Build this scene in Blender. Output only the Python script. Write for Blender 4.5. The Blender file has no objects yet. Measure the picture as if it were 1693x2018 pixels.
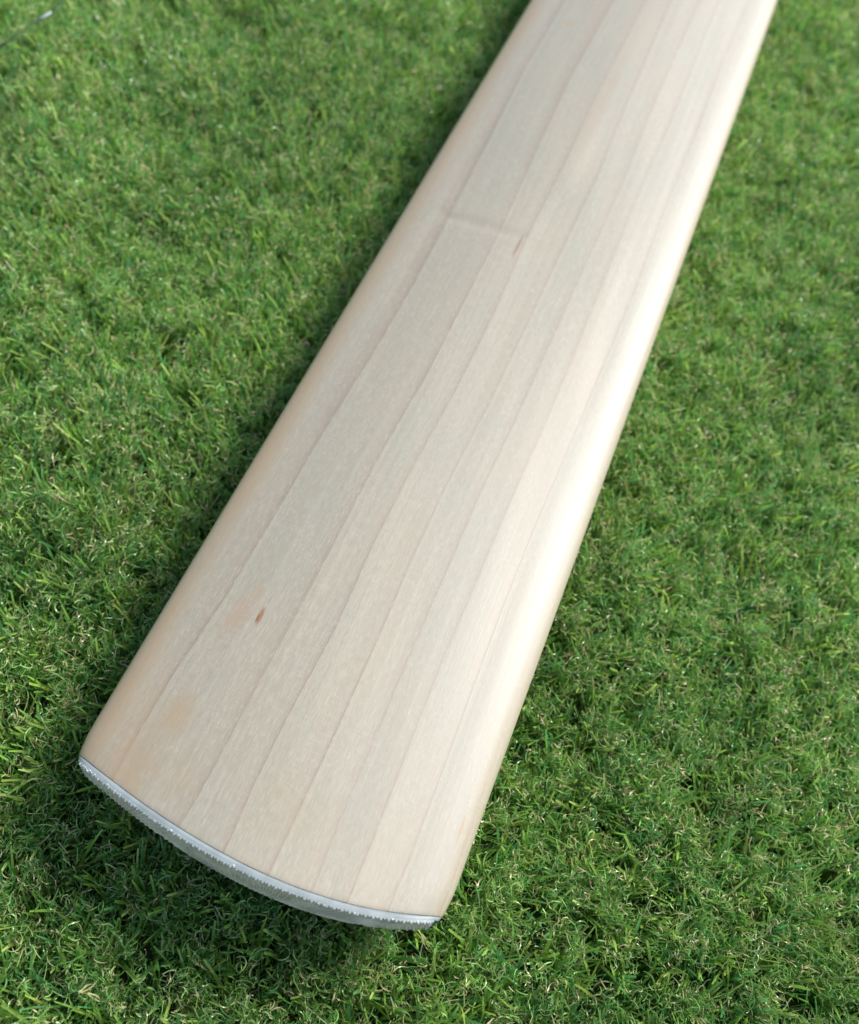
import bpy, bmesh, math, random
from mathutils import Vector, Matrix
import numpy as np

random.seed(7)
rng = np.random.default_rng(7)
scene = bpy.context.scene
MM = 0.001
FACE_Z = 0.0505          # height of the bat's face above the turf backing

# ------------------------------------------------------------------ camera
# world: +X across the bat (to its right), +Y along the bat away from the toe, +Z up; metres
Wv = (0.92160457, -0.38026315, 0.07774929)
Av = (0.36365952, 0.77599513, -0.51534777)
Nv = (0.13563470, 0.50322112, 0.85344697)
cam_data = bpy.data.cameras.new("camera")
cam = bpy.data.objects.new("camera", cam_data)
scene.collection.objects.link(cam)
mw = Matrix(((Wv[0], Wv[1], Wv[2], 0.0303686),
             (Av[0], Av[1], Av[2], -0.0553097),
             (Nv[0], Nv[1], Nv[2], 0.2773080 + FACE_Z),
             (0, 0, 0, 1)))
cam.matrix_world = mw
cam_data.sensor_fit = 'HORIZONTAL'
cam_data.sensor_width = 36.0
cam_data.lens = 36.0 * 2000 / 1693
cam_data.clip_start = 0.01
cam_data.clip_end = 200.0
cam_data.dof.use_dof = True
cam_data.dof.focus_distance = 0.292
cam_data.dof.aperture_fstop = 13
scene.camera = cam

# ------------------------------------------------------------------ light
sun_dir = Vector((0.48, 0.53, 0.66)).normalized()      # towards the light
elev = math.asin(sun_dir.z)
world = bpy.data.worlds.new("World")
scene.world = world
world.use_nodes = True
wn = world.node_tree
bg = wn.nodes["Background"]
sky = wn.nodes.new("ShaderNodeTexSky")
sky.sky_type = 'NISHITA'
sky.sun_disc = False
sky.sun_elevation = elev
sky.sun_rotation = math.atan2(sun_dir.x, sun_dir.y)
sky.air_density = 1.1
sky.dust_density = 1.8
sky.ozone_density = 0.6
bg.inputs["Strength"].default_value = 0.052
wn.links.new(sky.outputs[0], bg.inputs["Color"])
sl = bpy.data.lights.new("sun", 'SUN')
sl.energy = 1.5
sl.angle = math.radians(21)
sl.color = (1.0, 0.998, 0.992)
sun = bpy.data.objects.new("sun", sl)
scene.collection.objects.link(sun)
sun.rotation_euler = (-sun_dir).to_track_quat('-Z', 'Y').to_euler()
scene.view_settings.view_transform = 'Standard'
scene.view_settings.look = 'None'
scene.view_settings.exposure = 1.72
scene.view_settings.gamma = 1.0
scene.render.resolution_x = 859
scene.render.resolution_y = 1024
scene.cycles.max_bounces = 8

# ------------------------------------------------------------------ helpers
def srgb(r, g, b):
    def c(x):
        x /= 255.0
        return x / 12.92 if x < 0.04045 else ((x + 0.055) / 1.055) ** 2.4
    return (c(r), c(g), c(b), 1.0)

class NT:
    """tiny wrapper for writing node trees"""
    def __init__(self, mat):
        mat.use_nodes = True
        self.t = mat.node_tree
        self.bsdf = self.t.nodes["Principled BSDF"]
    def n(self, kind, **props):
        nd = self.t.nodes.new(kind)
        for k, v in props.items():
            setattr(nd, k, v)
        return nd
    def l(self, a, b):
        self.t.links.new(a, b)
    def put(self, sock, v):
        if isinstance(v, bpy.types.NodeSocket):
            self.t.links.new(v, sock)
        else:
            sock.default_value = v
    def math(self, op, a, b=None, c=None, clamp=False):
        nd = self.n("ShaderNodeMath", operation=op, use_clamp=clamp)
        self.put(nd.inputs[0], a)
        if b is not None: self.put(nd.inputs[1], b)
        if c is not None: self.put(nd.inputs[2], c)
        return nd.outputs[0]
    def mix(self, fac, a, b, mode='MIX'):
        nd = self.n("ShaderNodeMix", data_type='RGBA', blend_type=mode)
        self.put(nd.inputs[0], fac); self.put(nd.inputs[6], a); self.put(nd.inputs[7], b)
        return nd.outputs[2]
    def vec(self, x, y, z=0.0):
        nd = self.n("ShaderNodeCombineXYZ")
        self.put(nd.inputs[0], x); self.put(nd.inputs[1], y); self.put(nd.inputs[2], z)
        return nd.outputs[0]
    def noise(self, v, scale, detail=2.0, rough=0.5):
        nd = self.n("ShaderNodeTexNoise")
        self.l(v, nd.inputs["Vector"])
        nd.inputs["Scale"].default_value = scale
        nd.inputs["Detail"].default_value = detail
        nd.inputs["Roughness"].default_value = rough
        return nd.outputs["Fac"]
    def ramp(self, f, lo, hi, a=0.0, b=1.0, smooth=True):
        nd = self.n("ShaderNodeMapRange", interpolation_type='SMOOTHSTEP' if smooth else 'LINEAR')
        self.put(nd.inputs["Value"], f)
        nd.inputs["From Min"].default_value = lo; nd.inputs["From Max"].default_value = hi
        nd.inputs["To Min"].default_value = a; nd.inputs["To Max"].default_value = b
        return nd.outputs["Result"]

def mesh_obj(name, verts, faces, mat, parent=None, smooth=True):
    me = bpy.data.meshes.new(name)
    me.from_pydata([tuple(v) for v in verts], [], faces)
    me.materials.append(mat)
    if smooth:
        me.polygons.foreach_set("use_smooth", [True] * len(me.polygons))
    me.update()
    o = bpy.data.objects.new(name, me)
    scene.collection.objects.link(o)
    if parent: o.parent = parent
    return o

# ------------------------------------------------------------------ materials
def make_willow():
    m = bpy.data.materials.new("willow_wood")
    k = NT(m)
    tc = k.n("ShaderNodeTexCoord")
    sp = k.n("ShaderNodeSeparateXYZ"); k.l(tc.outputs["Object"], sp.inputs[0])
    X = k.math('MULTIPLY', sp.outputs[0], 1000.0)      # millimetres
    Y = k.math('MULTIPLY', sp.outputs[1], 1000.0)
    Z = k.math('MULTIPLY', sp.outputs[2], 1000.0)
    at = k.n("ShaderNodeAttribute", attribute_name="ring")
    ring0 = at.outputs["Fac"]
    P = k.vec(X, Y, Z)
    # grain wobble
    wob = k.noise(k.vec(k.math('MULTIPLY', X, 0.05), k.math('MULTIPLY', Y, 0.012), 3.0), 1.0, 3.0)
    ring = k.math('ADD', ring0, k.math('MULTIPLY', k.math('SUBTRACT', wob, 0.5), 0.03))
    fr = k.math('FRACT', ring)
    # thin late-wood line at each integer, soft on its left, crisp on its right
    nearL = k.math('POWER', fr, 26.0)
    shoulder = k.math('POWER', fr, 5.0)
    after = k.ramp(fr, 0.0, 0.012, 1.0, 0.0)
    line = k.math('MAXIMUM', nearL, after)
    lvar = k.noise(k.vec(k.math('MULTIPLY', ring, 0.9), k.math('MULTIPLY', Y, 0.012), 9.0), 1.0, 2.0)
    lamt = k.math('MULTIPLY', line, k.ramp(lvar, 0.3, 0.7, 0.55, 1.0))
    # faint extra growth lines
    rr = k.noise(k.vec(k.math('MULTIPLY', ring, 5.5), k.math('MULTIPLY', Y, 0.003), 5.0), 1.0, 3.0, 0.6)
    faint = k.ramp(rr, 0.40, 0.64)
    rr2 = k.noise(k.vec(k.math('MULTIPLY', ring, 26.0), k.math('MULTIPLY', Y, 0.007), 1.0), 1.0, 2.0, 0.6)
    # broad patches
    br = k.noise(k.vec(k.math('MULTIPLY', X, 0.045), k.math('MULTIPLY', Y, 0.016), k.math('MULTIPLY', Z, 0.05)), 1.0, 3.0)
    br2 = k.noise(k.vec(k.math('MULTIPLY', X, 0.10), k.math('MULTIPLY', Y, 0.05), 14.0), 1.0, 3.0)
    ringtone = k.noise(k.vec(k.math('MULTIPLY', k.math('FLOOR', ring), 3.37), 0.5, k.math('MULTIPLY', Y, 0.004)), 1.0, 1.0)
    base = k.mix(k.ramp(br, 0.36, 0.64), (0.324, 0.296, 0.216, 1), (0.365, 0.308, 0.216, 1))
    base = k.mix(k.math('MULTIPLY', k.ramp(br2, 0.45, 0.72), 0.45), base, (0.334, 0.273, 0.192, 1))
    base = k.mix(k.math('MULTIPLY', k.ramp(ringtone, 0.4, 0.6), 0.5), base, (0.296, 0.268, 0.199, 1))
    base = k.mix(k.math('MULTIPLY', faint, 0.30), base, (0.402, 0.371, 0.280, 1))
    base = k.mix(k.math('MULTIPLY', k.ramp(rr2, 0.42, 0.6), 0.22), base, (0.272, 0.233, 0.165, 1))
    base = k.mix(k.math('MULTIPLY', shoulder, 0.42), base, (0.289, 0.222, 0.158, 1))
    base = k.mix(k.math('MULTIPLY', lamt, 0.75), base, (0.215, 0.143, 0.094, 1))
    # short fibres: pale and dark flecks running with the grain
    f1 = k.noise(k.vec(k.math('MULTIPLY', X, 2.6), k.math('MULTIPLY', Y, 0.34), k.math('MULTIPLY', Z, 1.5)), 1.0, 2.0, 0.6)
    f2 = k.noise(k.vec(k.math('MULTIPLY', X, 1.6), k.math('MULTIPLY', Y, 0.30), 7.0), 1.0, 3.0, 0.65)
    # fine cross-grain ripple
    f3 = k.noise(k.vec(k.math('MULTIPLY', X, 0.28), k.math('MULTIPLY', Y, 1.5), 2.0), 1.0, 2.0, 0.6)
    base = k.mix(k.ramp(f1, 0.50, 0.74, 0.0, 0.32), base, (0.497, 0.471, 0.371, 1))
    base = k.mix(k.ramp(f1, 0.48, 0.30, 0.0, 0.30), base, (0.239, 0.198, 0.138, 1))
    base = k.mix(k.math('MULTIPLY', k.ramp(f3, 0.45, 0.7, 0.0, 0.20), k.ramp(br2, 0.35, 0.65)), base, (0.464, 0.438, 0.343, 1))
    base = k.mix(k.ramp(f2, 0.5, 0.75, 0.0, 0.14), base, (0.272, 0.233, 0.165, 1))

    dn = k.math('SUBTRACT', k.noise(P, 0.22, 3.0, 0.6), 0.5)
    def blotch(col, cx, cy, rx, ry, ang, col_rgb, amt, soft=1.0, warp=1.0):
        c, s = math.cos(ang), math.sin(ang)
        dx = k.math('SUBTRACT', X, cx); dy = k.math('SUBTRACT', Y, cy)
        a = k.math('DIVIDE', k.math('ADD', k.math('MULTIPLY', dx, c), k.math('MULTIPLY', dy, s)), rx)
        b = k.math('DIVIDE', k.math('SUBTRACT', k.math('MULTIPLY', dy, c), k.math('MULTIPLY', dx, s)), ry)
        d = k.math('SQRT', k.math('ADD', k.math('MULTIPLY', a, a), k.math('MULTIPLY', b, b)))
        d = k.math('ADD', d, k.math('MULTIPLY', dn, warp))
        return k.mix(k.ramp(d, 1.0 - soft, 1.0, amt, 0.0), col, col_rgb)
    warm = (0.357, 0.237, 0.118, 1)
    pink = (0.357, 0.273, 0.190, 1)
    base = blotch(base, -34, 20, 8, 9, 0.2, warm, 0.50)
    base = blotch(base, -38, 1, 9, 12, 0.1, warm, 0.46)
    base = blotch(base, -24, 3, 7, 8, 0.1, warm, 0.26)
    base = blotch(base, -32.5, 54, 5.5, 12, -0.25, (0.357, 0.239, 0.142, 1), 0.55)
    base = blotch(base, -30.5, 63, 2.6, 4, 0.0, warm, 0.35)
    base = blotch(base, -32.3, 383, 4, 7, 0.0, warm, 0.5)
    base = blotch(base, -2.0, 340, 5, 62, 0.02, (0.340, 0.255, 0.164, 1), 0.6)
    base = blotch(base, -3.5, 430, 5, 26, 0.0, pink, 0.5)
    base = blotch(base, -22, 395, 9, 40, 0.0, pink, 0.30)
    base = blotch(base, 50.3, 23, 0.8, 7, 0.02, (0.310, 0.190, 0.084, 1), 0.75, 0.9, 0.4)
    base = blotch(base, 6, 8, 20, 16, 0.2, warm, 0.18)
    base = blotch(base, -39, 8, 17, 26, 0.2, warm, 0.30)
    # small knot and streaks
    base = blotch(base, -26.5, 55.6, 0.95, 3.9, 0.03, (0.263, 0.129, 0.042, 1), 0.95, 0.55, 0.35)
    base = blotch(base, -27.0, 54.6, 0.38, 1.9, 0.0, (0.124, 0.056, 0.024, 1), 0.75, 0.6, 0.5)
    base = blotch(base, -26.2, 61.5, 0.25, 4.0, -0.03, (0.279, 0.183, 0.107, 1), 0.6, 0.8, 0.3)
    base = blotch(base, -27.2, 50.0, 0.3, 3.0, 0.0, (0.295, 0.208, 0.129, 1), 0.4, 0.9, 0.3)
    base = blotch(base, -6.8, 234.5, 0.75, 8.6, 0.0, (0.210, 0.112, 0.059, 1), 0.95, 0.7, 0.25)
    base = blotch(base, -6.0, 231, 1.5, 13, 0.0, (0.357, 0.281, 0.196, 1), 0.4, 1.0, 0.3)
    # orange sapwood tint along the left rounded edge, where the growth ring reaches the edge
    sap = k.math('MULTIPLY', k.ramp(X, -44.5, -52.0), k.ramp(br, 0.25, 0.6, 0.40, 0.75))
    base = k.mix(sap, base, (0.387, 0.268, 0.144, 1))
    sap2 = k.math('MULTIPLY', k.ramp(X, 49.0, 52.5), 0.35)
    base = k.mix(sap2, base, (0.387, 0.314, 0.190, 1))
    k.l(base, k.bsdf.inputs["Base Color"])
    rough = k.math('ADD', k.math('MULTIPLY', f1, 0.24), 0.34)
    rough = k.math('ADD', rough, k.math('MULTIPLY', ringtone, 0.10))
    rough = k.math('ADD', rough, k.math('MULTIPLY', rr2, 0.12))
    k.l(rough, k.bsdf.inputs["Roughness"])
    k.bsdf.inputs["Specular IOR Level"].default_value = 0.55
    k.bsdf.inputs["Coat Weight"].default_value = 0.85
    k.bsdf.inputs["Coat Roughness"].default_value = 0.46
    k.bsdf.inputs["Anisotropic"].default_value = 0.35
    k.bsdf.inputs["Sheen Weight"].default_value = 0.05
    h = k.math('ADD', k.math('MULTIPLY', f1, 1.0), k.math('MULTIPLY', f2, 0.8))
    h = k.math('ADD', h, k.math('MULTIPLY', f3, 0.35))
    h = k.math('SUBTRACT', h, k.math('MULTIPLY', lamt, 0.8))
    bp = k.n("ShaderNodeBump")
    bp.inputs["Strength"].default_value = 0.5
    bp.inputs["Distance"].default_value = 0.00007
    k.l(h, bp.inputs["Height"])
    k.l(bp.outputs[0], k.bsdf.inputs["Normal"])
    return m

def make_rubber(name, col, rough, bump=0.00005, var=0.12):
    m = bpy.data.materials.new(name)
    k = NT(m)
    tc = k.n("ShaderNodeTexCoord")
    a = k.noise(tc.outputs["Object"], 160.0, 4.0)
    b = k.noise(tc.outputs["Object"], 2600.0, 2.0)
    dark = tuple(c * (1 - var * 2) for c in col[:3]) + (1,)
    c = k.mix(k.ramp(a, 0.35, 0.7), col, dark)
    c = k.mix(k.ramp(b, 0.45, 0.7, 0, 0.3), c, dark)
    k.l(c, k.bsdf.inputs["Base Color"])
    k.bsdf.inputs["Roughness"].default_value = rough
    bp = k.n("ShaderNodeBump"); bp.inputs["Strength"].default_value = 0.6; bp.inputs["Distance"].default_value = bump
    k.l(b, bp.inputs["Height"]); k.l(bp.outputs[0], k.bsdf.inputs["Normal"])
    return m

def make_grass():
    m = bpy.data.materials.new("turf_fibre")
    k = NT(m)
    at = k.n("ShaderNodeAttribute", attribute_name="tint")
    geo = k.n("ShaderNodeNewGeometry")
    oi = k.n("ShaderNodeObjectInfo")
    v = k.ramp(oi.outputs["Random"], 0, 1, 0.86, 1.16, False)
    hs = k.n("ShaderNodeHueSaturation")
    k.l(at.outputs["Color"], hs.inputs["Color"])
    k.l(v, hs.inputs["Value"])
    k.l(k.ramp(k.math('FRACT', k.math('MULTIPLY', oi.outputs["Random"], 17.3)), 0, 1, 0.488, 0.512, False), hs.inputs["Hue"])
    # a slow colour drift over the lawn
    ps = k.noise(geo.outputs["Position"], 9.0, 2.0)
    col = k.mix(k.ramp(ps, 0.4, 0.7, 0.0, 0.22), hs.outputs[0], (0.05, 0.15, 0.025, 1))
    k.l(col, k.bsdf.inputs["Base Color"])
    k.bsdf.inputs["Roughness"].default_value = 0.28
    k.bsdf.inputs["Specular IOR Level"].default_value = 1.0
    tr = k.n("ShaderNodeBsdfTranslucent")
    k.l(col, tr.inputs["Color"])
    ms = k.n("ShaderNodeMixShader"); ms.inputs[0].default_value = 0.38
    k.l(k.bsdf.outputs[0], ms.inputs[1]); k.l(tr.outputs[0], ms.inputs[2])
    out = [n for n in k.t.nodes if n.type == 'OUTPUT_MATERIAL'][0]
    k.l(ms.outputs[0], out.inputs["Surface"])
    return m

def make_ground():
    m = bpy.data.materials.new("turf_backing")
    k = NT(m)
    geo = k.n("ShaderNodeNewGeometry")
    a = k.noise(geo.outputs["Position"], 400.0, 4.0)
    b = k.noise(geo.outputs["Position"], 14.0, 3.0)
    c = k.mix(k.ramp(a, 0.35, 0.7), (0.03, 0.08, 0.018, 1), (0.10, 0.14, 0.04, 1))
    c = k.mix(k.ramp(b, 0.3, 0.7, 0, 0.4), c, (0.035, 0.07, 0.018, 1))
    k.l(c, k.bsdf.inputs["Base Color"])
    k.bsdf.inputs["Roughness"].default_value = 0.8
    return m

def plain(name, col, rough, spec=0.5):
    m = bpy.data.materials.new(name)
    k = NT(m)
    tc = k.n("ShaderNodeTexCoord")
    a = k.noise(tc.outputs["Object"], 900.0, 3.0)
    c = k.mix(k.ramp(a, 0.3, 0.7), col, tuple(x * 0.75 for x in col[:3]) + (1,))
    k.l(c, k.bsdf.inputs["Base Color"])
    k.bsdf.inputs["Roughness"].default_value = rough
    k.bsdf.inputs["Specular IOR Level"].default_value = spec
    return m

M_wood = make_willow()
M_guard = make_rubber("grey_rubber", (0.27, 0.31, 0.31, 1), 0.5)
M_tread = make_rubber("ribbed_rubber", (0.78, 0.69, 0.60, 1), 0.6, 0.00008, 0.16)
M_thread = plain("white_thread", (0.82, 0.83, 0.82, 1), 0.5)
M_grass = make_grass()
M_ground = make_ground()
M_twig = plain("dark_twig", (0.035, 0.045, 0.04, 1), 0.5)
M_pale = plain("pale_twig_piece", (0.42, 0.46, 0.48, 1), 0.4)
M_cane = plain("cane", (0.55, 0.42, 0.26, 1), 0.5)

# ------------------------------------------------------------------ ground
gv = [(-25, -25, 0), (25, -25, 0), (25, 25, 0), (-25, 25, 0)]
ground = mesh_obj("ground", gv, [(0, 1, 2, 3)], M_ground, smooth=False)
ground["kind"] = "structure"
ground["label"] = "dark green backing under the artificial grass"

# ------------------------------------------------------------------ the bat
bat = bpy.data.objects.new("cricket_bat", None)
scene.collection.objects.link(bat)
bat.location = (-0.0005, 0.0010, FACE_Z)
bat["label"] = "pale bare willow cricket bat lying face up on artificial grass"
bat["category"] = "cricket bat"

# measured grain lines: position across the face (mm) at stations along the bat (mm)
VV = np.array([-10, 10, 30, 60, 90, 120, 160, 200, 240, 290, 340, 400, 470], float)
GL = np.array([
    [-40.7, -41.2, -40.9, -38.8, -38.1, -37.6, -36.1, -35.5, -36.4, -37.9, -39.7, -39.2, -39.2],
    [-18.6, -17.6, -17.5, -17.1, -16.9, -16.9, -15.3, -15.4, -15.4, -17.5, -19.3, -18.4, -17.8],
    [-5.0, -5.9, -6.0, -4.8, -5.8, -5.4, -3.8, -3.7, -5.1, -4.6, -5.4, -4.4, -3.6],
    [8.0, 8.1, 8.2, 8.0, 7.1, 7.1, 8.6, 9.1, 9.2, 9.8, 8.1, 7.0, 6.1],
    [20.0, 19.1, 18.9, 18.4, 18.3, 18.0, 18.9, 19.4, 19.7, 20.2, 19.1, 19.1, 19.6],
    [29.4, 29.2, 28.6, 27.9, 28.0, 28.1, 28.9, 28.9, 28.4, 27.8, 28.7, 28.0, 27.7],
    [39.7, 40.2, 39.8, 39.1, 38.6, 38.6, 39.5, 40.3, 41.1, 40.3, 40.9, 40.3, 42.0]])

def ring_at(u, v):
    xs = [np.interp(v, VV, g) for g in GL]
    xs = [xs[0] - 34.0] + xs + [xs[-1] + 13.0, xs[-1] + 26.0]
    return float(np.interp(u, xs, np.arange(len(xs))))

TOE = np.polyfit([-53, -40.7, -29, -18.9, -8.4, 3.9, 17.8, 30.3, 41.7, 47.9, 53],
                 [0, -3.1, -5.6, -7.7, -8.7, -9.4, -8.8, -7.2, -4.5, -2.4, 0], 4)
L_BLADE = 556.0

def toe_v(u):
    return float(np.polyval(TOE, max(-55.0, min(55.0, u))))

def half_width(v):
    w = 54.9
    if v < 9: w -= 1.0 * ((9 - v) / 9) ** 2.2
    if v > L_BLADE - 55: 
        t = min(1.0, (v - (L_BLADE - 55)) / 55)
        w = 17 + (w - 17) * math.sqrt(max(0.0, 1 - t ** 2.6))
    return w

def edge_depth(v):      # how deep the straight side goes
    return float(np.interp(v, [-12, 0, 40, 120, 260, 380, 480, 560], [16.5, 16.8, 18, 23, 30, 28, 20, 14]))

def spine_depth(v):     # total thickness on the centre line
    return float(np.interp(v, [-12, 0, 40, 120, 260, 380, 480, 560], [18.0, 18.2, 24, 37, 48.5, 46, 37, 30]))

def crown(u):           # gentle convex face
    a = abs(u) / 50.0
    return 2.1 - (4.8 * a ** 2 + 0.2 * a ** 4)

RAD = 6.0         # vertical radius of the rolled edge
RADH = 15.0       # and how far it reaches in from the side
def profile(v):
    """closed cross-section, starting mid-face going right, around the back"""
    w, e, s = half_width(v), edge_depth(v), spine_depth(v)
    k = w / 54.9
    pts = []
    flat = w - RADH * k
    z0 = crown(flat / k)
    n_face = 42
    right = []
    for i in range(n_face):
        u = flat * i / n_face
        right.append((u, crown(u / k)))
    # rounded shoulder from face to side, tangent to the crown's end slope
    sl0 = math.atan(-(crown((flat + .1) / k) - crown((flat - .1) / k)) / .2 * RADH / RAD)
    na = 12
    for i in range(na + 1):
        th = sl0 + (math.pi / 2 - sl0) * i / na
        cu = flat - RAD * math.sin(sl0) * 0
        right.append((flat + RADH * k * (math.sin(th) - math.sin(sl0)) / (1 - math.sin(sl0)),
                      z0 - RAD * 1.0 * (math.cos(sl0) - math.cos(th))))
    zlow = -e
    ztop = right[-1][1]
    for i in range(1, 7):
        right.append((w, ztop + (zlow + 3 - ztop) * i / 6))
    for i in range(1, 6):
        th = math.pi / 2 * i / 5
        right.append((w - 3 * (1 - math.cos(th)), zlow + 3 - 3 * math.sin(th)))
    ub = w - 3
    for i in range(1, 15):
        t = i / 15
        u = ub * (1 - t)
        # concave back rising to the spine
        zz = -e - (s - e) * (t ** 1.6)
        right.append((u, zz))
    right.append((0.0, -s))
    left = [(-u, z) for (u, z) in right[1:-1]][::-1]
    return right + left

def dent(u, v):
    """shallow step pressed across the left half of the face"""
    if not (-44 < u < 2): return 0.0
    fade = min(1.0, (u + 44) / 7.0) * (1.0 if u < -15 else max(0.0, (2 - u) / 17.0) ** 0.8)
    d = v - (240.6 + 0.05 * (u + 30))
    p = 0.04 * math.exp(-((d - 4.5) / 3.5) ** 2)
    groove = -0.30 * math.exp(-((d + 1.6) / 3.0) ** 2)
    sink = -0.05 * (0.5 - 0.5 * math.tanh(d / 1.6)) * math.exp(min(0.0, d) / 18.0)
    return fade * (groove + p + sink)

def build_blade():
    vs = [0, .12, .3, .6, 1.0, 1.6, 2.4, 3.4, 4.6, 6, 8, 10, 12.5, 15]
    x = 16.5
    while x < 225: vs.append(x); x += 2.5
    while x < 252: vs.append(x); x += 0.8
    while x < L_BLADE - 60: vs.append(x); x += 3.0
    while x < L_BLADE - 1: vs.append(x); x += 2.2
    vs.append(L_BLADE)
    verts, rings, faces = [], [], []
    np_ = len(profile(100.0))
    for j, s in enumerate(vs):
        v_nom = s
        prof = profile(v_nom)
        for (u, z) in prof:
            tv = toe_v(u)
            blend = max(0.0, 1 - s / 60.0)
            v = s + tv * blend
            if s < 1.0:                         # tiny eased rim where the wood meets the guard
                z = z - 0.0 if z < -9 else z - 0.10 * (1 - s) ** 2
            zz = z + (dent(u, v) if z > -8 else 0.0)
            # very slight hand-finished unevenness
            if z > -8:
                zz += 0.03 * math.sin(u * 0.21 + 1.3) * math.sin(v * 0.028 + 0.5) + 0.02 * math.sin(u * 0.5 + v * 0.05)
            verts.append((u * MM, v * MM, zz * MM))
            rings.append(ring_at(u, v))
    n = len(vs)
    for j in range(n - 1):
        for i in range(np_):
            a = j * np_ + i; b = j * np_ + (i + 1) % np_
            faces.append((a, b, b + np_, a + np_))
    faces.append(tuple(range(np_))[::-1])
    faces.append(tuple((n - 1) * np_ + i for i in range(np_)))
    o = mesh_obj("blade", verts, faces, M_wood, bat)
    at = o.data.attributes.new("ring", 'FLOAT', 'POINT')
    at.data.foreach_set("value", rings)
    for p in (o.data.polygons[-1], o.data.polygons[-2]): p.use_smooth = False
    return o
blade = build_blade()

# handle: cane cone with twine, out beyond the top of the picture
def build_handle():
    verts, faces = [], []
    seg = 28
    st = [(L_BLADE - 12, 16.5, 15.5), (L_BLADE + 4, 16.8, 16), (L_BLADE + 40, 16.2, 15.6), (L_BLADE + 150, 15.8, 15.2), (L_BLADE + 270, 16.5, 16), (L_BLADE + 280, 15, 14.5)]
    for (v, a, b) in st:
        for i in range(seg):
            t = 2 * math.pi * i / seg
            verts.append((a * math.cos(t) * MM, v * MM, (-17 + b * math.sin(t)) * MM))
    for j in range(len(st) - 1):
        for i in range(seg):
            p = j * seg + i; q = j * seg + (i + 1) % seg
            faces.append((p, q, q + seg, p + seg))
    faces.append(tuple(range(seg))[::-1])
    faces.append(tuple((len(st) - 1) * seg + i for i in range(seg)))
    return mesh_obj("handle", verts, faces, M_cane, bat)
build_handle()

# ---- toe guard: rubber sheet glued round the toe end
GAP, TH = 0.16, 1.35
prof0 = profile(0.0)
def toe_normal(u):
    d = (toe_v(u + .2) - toe_v(u - .2)) / .4
    n = Vector((d, -1.0)); n.normalize()
    return n
def offset(u, dist):
    """point of the toe outline pushed outwards by dist; the outermost stations stay on the side line"""
    n = toe_normal(u)
    k = max(0.0, min(1.0, (53.0 - abs(u)) / 4.0))
    nx = n.x * k
    return (u + nx * dist, toe_v(u) + n.y * dist)

def build_guard():
    verts, faces = [], []
    layers = [GAP, GAP + .12, GAP + .9, GAP + 1.6, GAP + TH - .1, GAP + TH]
    np_ = len(prof0)
    for li, d in enumerate(layers):
        for (u, z) in prof0:
            uu, vv = offset(u, d)
            shr = 0.0 if li else 0.12
            if abs(u) > 44:   # the sheet is trimmed at a slant at each corner
                uu -= math.copysign(0.45 * d / TH * (abs(u) - 44) / 8, u)
            zz = z - shr if z > -9 else z + shr
            verts.append((uu * MM, vv * MM, (zz - .05) * MM))
    for j in range(len(layers) - 1):
        for i in range(np_):
            a = j * np_ + i; b = j * np_ + (i + 1) % np_
            faces.append((a, a + np_, b + np_, b))
    faces.append(tuple(range(np_)))
    faces.append(tuple((len(layers) - 1) * np_ + i for i in range(np_))[::-1])
    o = mesh_obj("toe_guard", verts, faces, M_guard, bat)
    for p in (o.data.polygons[-1], o.data.polygons[-2]): p.use_smooth = False
    return o
guard = build_guard()

# tread on the outside of the guard: wavy moulded ribs, as real relief
def top_z(u):
    us = [p[0] for p in prof0 if p[1] > -9]; zs = [p[1] for p in prof0 if p[1] > -9]
    o = np.argsort(us)
    return float(np.interp(u, np.array(us)[o], np.array(zs)[o]))
KS_U = np.array([-53, -44, -38, -31, -24, -19, -14, -8, -2, 6, 14, 24, 32, 36, 40, 46, 53], float)
KS_S = np.array([.10, .12, .25, .60, .75, .55, -.35, -.20, .00, .18, .35, .62, .80, .85, .25, -.1, -.1], float)
def rib_phase(u, t):
    """t = depth below the face, mm; slope of the ribs changes along the toe"""
    k = float(np.interp(u + 0.2 * t, KS_U, KS_S))
    bend = 0.9 * math.sin(t * 0.33 + u * 0.11)
    return u + 0.62 * k * t + bend * 0.5
def build_tread():
    nu = 1700; nt = 26
    verts, faces = [], []
    us = np.linspace(-52.6, 52.6, nu)
    pitch = 0.95
    for u in us:
        zt = top_z(u) + 0.0
        zb = -16.9 - 0.9 * (1 - (u / 53) ** 2)
        for j in range(nt):
            t = (zt - zb) * (max(0, j - 1) / (nt - 2)) ** 1.15
            z = zt - t
            ph = rib_phase(u, t)
            c1 = 0.5 + 0.5 * math.cos(2 * math.pi * ph / pitch)
            c2 = 0.5 + 0.5 * math.cos(2 * math.pi * ph / (2 * pitch))
            h = (0.52 * c1 ** 0.55 + 0.29 * c2) * min(1.0, 0.35 + (nt - 1 - j) * 0.18)
            if j == 0: h = -0.3                   # the cut edge of the sheet, between guard and ribs
            uu, vv = offset(u, GAP + TH + 0.02 + h)
            if abs(u) > 44: uu -= math.copysign(0.45 * (abs(u) - 44) / 8, u)
            verts.append((uu * MM, vv * MM, z * MM))
    for i in range(nu - 1):
        for j in range(nt - 1):
            a = i * nt + j
            faces.append((a, a + 1, a + nt + 1, a + nt))
    o = mesh_obj("ribbed_tread", verts, faces, M_tread, bat, smooth=False)
    o.data.materials.append(M_guard)
    for i, p in enumerate(o.data.polygons):
        if i % (nt - 1) == 0: p.material_index = 1
    return o
tread = build_tread()

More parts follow.
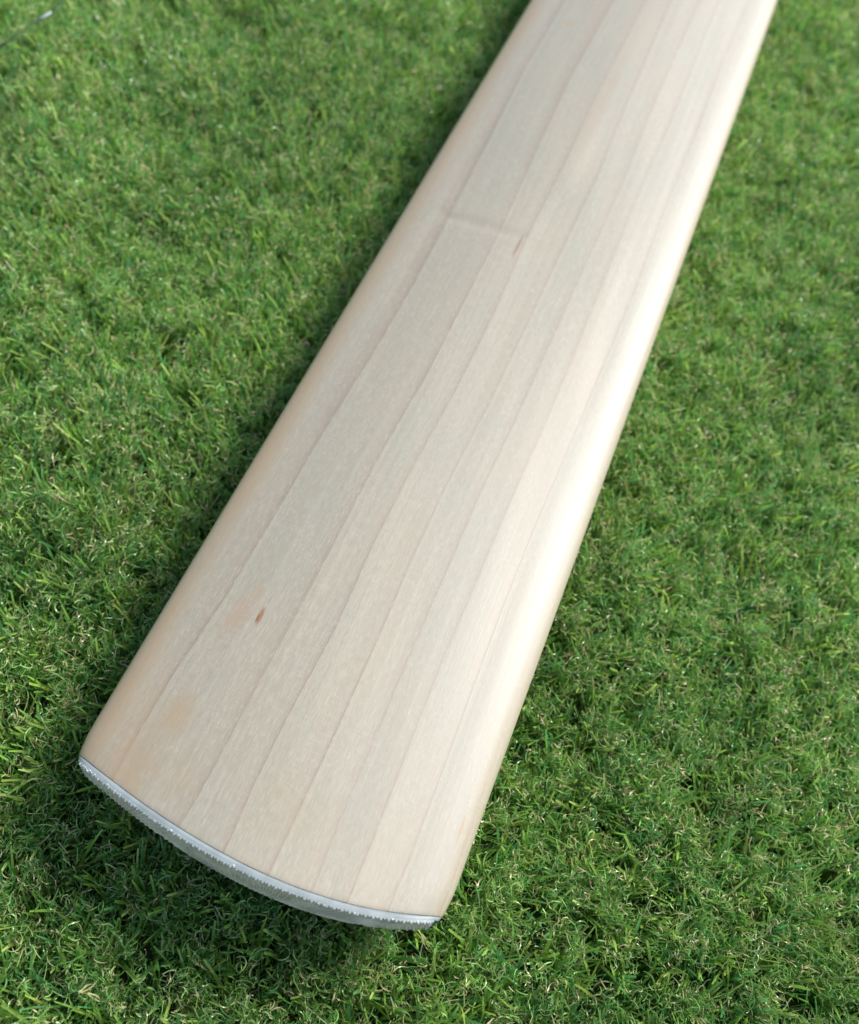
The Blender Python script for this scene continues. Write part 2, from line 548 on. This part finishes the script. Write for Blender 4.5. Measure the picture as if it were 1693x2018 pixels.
# frayed white burrs along the cut edge of the tread
def ribbon(verts, faces, pts, w0, side):
    base = len(verts)
    for i, p in enumerate(pts):
        t = i / (len(pts) - 1)
        w = w0 * (1 - 0.7 * t)
        verts.append(tuple(p + side * w)); verts.append(tuple(p - side * w))
    for i in range(len(pts) - 1):
        a = base + 2 * i
        faces.append((a, a + 1, a + 3, a + 2))
def build_burrs():
    verts, faces = [], []
    u = -51.4
    while u < 51.6:
        edge = min(1.0, max(0.0, (abs(u) - 40) / 11))
        dens = 0.55 if u < -10 else 0.30
        dens = max(dens, 0.6 * edge if abs(u) > 44 else dens)
        cl = 1 + (2 if (u < -42 or u > 47) else 0)
        if random.random() < dens:
            for q in range(cl):
                uu, vv = offset(u + random.uniform(-.3, .3), GAP + TH + random.uniform(-0.05, 0.5))
                p = Vector((uu, vv, top_z(u) - random.uniform(-0.05, 0.35) - (random.uniform(0, 2.5) if cl > 1 and q else 0)))
                # lumpy crumb
                r = random.uniform(0.09, 0.24)
                b = len(verts)
                ring = 6
                for lv, (zz, rr) in enumerate(((-.7, .6), (0, 1.0), (.7, .6))):
                    for i in range(ring):
                        a = 2 * math.pi * i / ring + lv * .4
                        j = random.uniform(.7, 1.3)
                        verts.append((p.x + r * 1.3 * rr * j * math.cos(a), p.y + r * rr * j * math.sin(a), p.z + r * zz * random.uniform(.7, 1.4)))
                for lv in range(2):
                    for i in range(ring):
                        a = b + lv * ring + i; c = b + lv * ring + (i + 1) % ring
                        faces.append((a, c, c + ring, a + ring))
                faces.append(tuple(b + i for i in range(ring))[::-1]); faces.append(tuple(b + 2 * ring + i for i in range(ring)))
        if random.random() < (0.5 if abs(u) > 44 else 0.07):
            uu, vv = offset(u, GAP + TH + .3)
            p = Vector((uu, vv, top_z(u) - random.uniform(0.0, 3.0 if abs(u) > 44 else .8)))
            d = Vector((random.uniform(-1, 1) + (u / 60), -random.uniform(.3, 1), random.uniform(-.9, .3))).normalized()
            ln = random.uniform(.5, 1.5)
            cv = Vector((random.uniform(-1, 1), random.uniform(-1, 1), random.uniform(-1, 0))) * .4
            pts = [p + d * ln * s + cv * ln * s * s for s in (0, .33, .66, 1)]
            ribbon(verts, faces, pts, .045, Vector((random.uniform(-1, 1), .2, 1)).normalized())
            ribbon(verts, faces, pts, .045, Vector((1, .4, random.uniform(-.4, .4))).normalized())
        u += 0.30 if abs(u) > 44 else 0.62
    # a few crumbs hanging from the lower edge, left of the middle
    for (uc, zc, ln) in ((-16, -17.0, 1.8), (-15.3, -17.2, 1.2), (-9, -17.3, 1.0), (-27, -16.8, .9), (38, -17, .9), (44, -16, 1.2)):
        for q in range(4):
            uu, vv = offset(uc + random.uniform(-.4, .4), GAP + TH + .5)
            p = Vector((uu, vv, zc + random.uniform(0, .5)))
            d = Vector((random.uniform(-.6, .6), -1.0, random.uniform(-.5, .1))).normalized()
            pts = [p + d * ln * s + Vector((random.uniform(-.1, .1), 0, -.2 * s)) for s in (0, .33, .66, 1)]
            ribbon(verts, faces, pts, .06, Vector((random.uniform(-1, 1), .2, 1)).normalized())
    verts = [(a * MM, b * MM, c * MM) for a, b, c in verts]
    o = mesh_obj("frayed_burrs", verts, faces, M_thread, bat, smooth=False)
    o["kind"] = "stuff"
    return o
build_burrs()

# ------------------------------------------------------------------ artificial grass
PILE = 24.0
def tuft_mesh(variants=26):
    V, F, COL, ID = [], [], [], []
    blades = [((0.24, 0.45, 0.080), 3), ((0.33, 0.52, 0.090), 3), ((0.40, 0.56, 0.11), 2), ((0.13, 0.36, 0.11), 3), ((0.52, 0.66, 0.18), 1)]
    curls = [((0.36, 0.61, 0.18), 5), ((0.52, 0.68, 0.25), 3), ((0.20, 0.48, 0.12), 4), ((0.76, 0.63, 0.36), 3)]
    def pick(t):
        c = random.choices([x[0] for x in t], [x[1] for x in t])[0]
        j = random.uniform(.82, 1.2)
        return (c[0] * j, c[1] * j, c[2] * j, 1.0)
    for vid in range(variants):
        lean0 = random.uniform(0, 2 * math.pi); lean_amt = random.uniform(0.05, 0.32)
        tuft_col = pick(blades)
        nb = random.randint(6, 9)
        faceang = random.uniform(0, math.pi)
        for b in range(nb):
            col = tuft_col if random.random() < .55 else pick(blades)
            h = PILE * random.uniform(0.66, 1.02) * (1.12 if random.random() < .12 else 1)
            w = random.uniform(0.30, 0.58)
            a = lean0 + random.gauss(0, 0.7)
            la = lean_amt + random.uniform(-.12, .28)
            bend = random.uniform(0.0, 0.35)
            base = Vector((random.gauss(0, 1.1), random.gauss(0, 1.1), 0))
            dr = Vector((math.cos(a), math.sin(a), 0))
            fa = faceang + random.gauss(0, .35)
            side = Vector((math.cos(fa), math.sin(fa), 0))
            nrm = Vector((-side.y, side.x, 0))
            seg = 5
            b0 = len(V)
            cut = random.uniform(-.5, .5)
            for s in range(seg + 1):
                t = s / seg
                p = base + dr * h * (la * t + bend * t * t) + Vector((0, 0, h * t * (1 - .22 * bend * t)))
                ww = w * (1.0 if t < .75 else (1 - (t - .75) * 1.7))
                for q, (xo, yo) in enumerate(((-1, 0), (-.5, .16), (0, -.02), (.5, .16), (1, 0))):
                    pp = p + side * ww * xo + nrm * yo * w
                    if s == seg: pp = pp + Vector((0, 0, cut * xo * .5))
                    V.append(pp * MM); COL.append(col); ID.append(vid)
            for s in range(seg):
                for q in range(4):
                    i0 = b0 + s * 5 + q
                    F.append((i0, i0 + 1, i0 + 6, i0 + 5))
        nc = random.randint(26, 32)
        for c in range(nc):
            col = pick(curls)
            tan = col[0] > col[1] * 1.05
            base = Vector((random.gauss(0, 2.0), random.gauss(0, 2.0), random.uniform(9, 20.0)))
            r = random.uniform(.6, 2.2)
            turns = random.uniform(.15, .8)
            rise = random.uniform(1.0, 6.0)
            ax = Vector((random.gauss(0, .8), random.gauss(0, .8), .9)).normalized()
            e1 = ax.orthogonal().normalized(); e2 = ax.cross(e1)
            ph = random.uniform(0, 6.28)
            sgn = random.choice((-1, 1))
            w = random.uniform(.11, .21) * (1.1 if tan else 1)
            seg = 9
            b0 = len(V)
            prev = None
            pts = []
            for s in range(seg + 1):
                t = s / seg
                th = ph + sgn * turns * 2 * math.pi * t
                rr = r * (1 - .35 * t)
                p = base + ax * rise * t + (e1 * math.cos(th) + e2 * math.sin(th)) * rr
                if p.z > PILE * 1.02: p.z = PILE * 1.02 - (p.z - PILE * 1.02) * .5
                pts.append(p)
            tw = random.uniform(0, 3.14)
            for s, p in enumerate(pts):
                d = (pts[min(s + 1, seg)] - pts[max(s - 1, 0)]).normalized()
                o1 = d.cross(Vector((math.cos(tw), math.sin(tw), .3))).normalized()
                wv = w * (.5 if s in (0, seg) else 1)
                V.append((p + o1 * wv) * MM); V.append((p - o1 * wv) * MM)
                COL += [col, col]; ID += [vid, vid]
            for s in range(seg):
                i0 = b0 + 2 * s
                F.append((i0, i0 + 1, i0 + 3, i0 + 2))
    me = bpy.data.meshes.new("artificial_grass")
    me.from_pydata([tuple(v) for v in V], [], F)
    me.materials.append(M_grass)
    me.polygons.foreach_set("use_smooth", [True] * len(me.polygons))
    a = me.attributes.new("tint", 'FLOAT_COLOR', 'POINT')
    a.data.foreach_set("color", np.array(COL, np.float32).ravel())
    b = me.attributes.new("variant", 'INT', 'POINT')
    b.data.foreach_set("value", ID)
    return me, variants

def grass():
    me, nvar = tuft_mesh()
    o = bpy.data.objects.new("artificial_grass", me)
    scene.collection.objects.link(o)
    o["kind"] = "stuff"
    o["label"] = "dense green artificial grass with curled tan and light green fibres"
    o["category"] = "grass"
    ng = bpy.data.node_groups.new("turf", 'GeometryNodeTree')
    ng.interface.new_socket("Geometry", in_out='INPUT', socket_type='NodeSocketGeometry')
    ng.interface.new_socket("Geometry", in_out='OUTPUT', socket_type='NodeSocketGeometry')
    N = ng.nodes; Lk = ng.links.new
    gi = N.new("NodeGroupInput"); go = N.new("NodeGroupOutput")
    named = N.new("GeometryNodeInputNamedAttribute"); named.data_type = 'INT'; named.inputs["Name"].default_value = "variant"
    g2i = N.new("GeometryNodeGeometryToInstance")
    for v in range(nvar):
        cmp_ = N.new("FunctionNodeCompare"); cmp_.data_type = 'INT'; cmp_.operation = 'EQUAL'
        Lk(named.outputs["Attribute"], cmp_.inputs["A"] if False else [s for s in cmp_.inputs if s.enabled and s.type == 'INT'][0])
        [s for s in cmp_.inputs if s.enabled and s.type == 'INT'][1].default_value = v
        sep = N.new("GeometryNodeSeparateGeometry"); sep.domain = 'POINT'
        Lk(gi.outputs[0], sep.inputs["Geometry"]); Lk(cmp_.outputs[0], sep.inputs["Selection"])
        Lk(sep.outputs["Selection"], g2i.inputs[0])
    grid = N.new("GeometryNodeMeshGrid")
    grid.inputs["Size X"].default_value = 1.5
    grid.inputs["Size Y"].default_value = 1.7
    grid.inputs["Vertices X"].default_value = 2; grid.inputs["Vertices Y"].default_value = 2
    tr = N.new("GeometryNodeTransform"); tr.inputs["Translation"].default_value = (-0.03, 0.30, 0.0005)
    Lk(grid.outputs["Mesh"], tr.inputs["Geometry"])
    dp = N.new("GeometryNodeDistributePointsOnFaces"); dp.distribute_method = 'RANDOM'
    dp.inputs["Density"].default_value = 52000
    dp.inputs["Seed"].default_value = 3
    Lk(tr.outputs[0], dp.inputs["Mesh"])
    rot = N.new("FunctionNodeRandomValue"); rot.data_type = 'FLOAT_VECTOR'
    rot.inputs[0].default_value = (0, 0, 0); rot.inputs[1].default_value = (0, 0, 6.283)
    nz = N.new("ShaderNodeTexNoise"); nz.inputs["Scale"].default_value = 22.0; nz.inputs["Detail"].default_value = 2.0
    mr = N.new("ShaderNodeMapRange"); mr.inputs["From Min"].default_value = .3; mr.inputs["From Max"].default_value = .7
    mr.inputs["To Min"].default_value = .86; mr.inputs["To Max"].default_value = 1.06
    Lk(nz.outputs[0], mr.inputs["Value"])
    inst = N.new("GeometryNodeInstanceOnPoints")
    inst.inputs["Pick Instance"].default_value = True
    Lk(dp.outputs["Points"], inst.inputs["Points"])
    Lk(g2i.outputs[0], inst.inputs["Instance"])
    # geometry-to-instance joins into one instance, so join separately made instances instead
    join = N.new("GeometryNodeJoinGeometry")
    for nd in [n for n in N if n.bl_idname == "GeometryNodeSeparateGeometry"]:
        gg = N.new("GeometryNodeGeometryToInstance")
        Lk(nd.outputs["Selection"], gg.inputs[0])
        Lk(gg.outputs[0], join.inputs[0])
    N.remove(g2i)
    Lk(join.outputs[0], inst.inputs["Instance"])
    Lk(mr.outputs[0], inst.inputs["Scale"])
    tilt = N.new("FunctionNodeRandomValue"); tilt.data_type = 'FLOAT_VECTOR'
    tilt.inputs[0].default_value = (-0.36, -0.14, 0); tilt.inputs[1].default_value = (0.04, 0.22, 0)
    tilt.inputs["Seed"].default_value = 5
    ri = N.new("GeometryNodeRotateInstances")
    ri.inputs["Local Space"].default_value = True
    Lk(tilt.outputs[0], inst.inputs["Rotation"])
    Lk(inst.outputs[0], ri.inputs["Instances"]); Lk(rot.outputs[0], ri.inputs["Rotation"])
    Lk(ri.outputs[0], go.inputs[0])
    md = o.modifiers.new("turf", 'NODES'); md.node_group = ng
    return o
grass()

# ------------------------------------------------------------------ twig at the upper left
def build_twig():
    root = bpy.data.objects.new("twig", None)
    scene.collection.objects.link(root)
    root["label"] = "thin dark twig with a short pale piece lying on the grass at the upper left"
    root["category"] = "twig"
    pts = [(-254.0, 262), (-251.7, 270.6), (-250, 278), (-248.3, 285), (-246.8, 291.8), (-247.4, 299), (-249, 310), (-251.5, 326)]
    zs = [-24, -22.5, -21.8, -21.5, -21.6, -22, -22.5, -24]
    root.location = (-0.2485, 0.285, FACE_Z - .0215)
    def tube(name, idx, rad, mat):
        verts, faces = [], []
        P = [Vector((pts[i][0] + 248.5, pts[i][1] - 285, zs[i] + 21.5)) for i in idx]
        for i, p in enumerate(P):
            d = (P[min(i + 1, len(P) - 1)] - P[max(i - 1, 0)]).normalized()
            a = d.orthogonal().normalized(); b = d.cross(a)
            for q in range(7):
                t = 2 * math.pi * q / 7
                r = rad * (.8 + .35 * math.sin(i * 2.1 + 1)) * random.uniform(.9, 1.1)
                verts.append(tuple((p + a * r * math.cos(t) + b * r * math.sin(t)) * MM))
        for i in range(len(P) - 1):
            for q in range(7):
                x = i * 7 + q; y = i * 7 + (q + 1) % 7
                faces.append((x, y, y + 7, x + 7))
        faces.append(tuple(range(7))[::-1]); faces.append(tuple((len(P) - 1) * 7 + q for q in range(7)))
        return mesh_obj(name, verts, faces, mat, root)
    tube("stem", [0, 1, 2, 3], .4, M_twig)
    tube("stem", [4, 5, 6, 7], .4, M_twig)
    tube("pale_piece", [3, 4], .62, M_pale)  # short, thicker pale piece joining the two dark stems
build_twig()
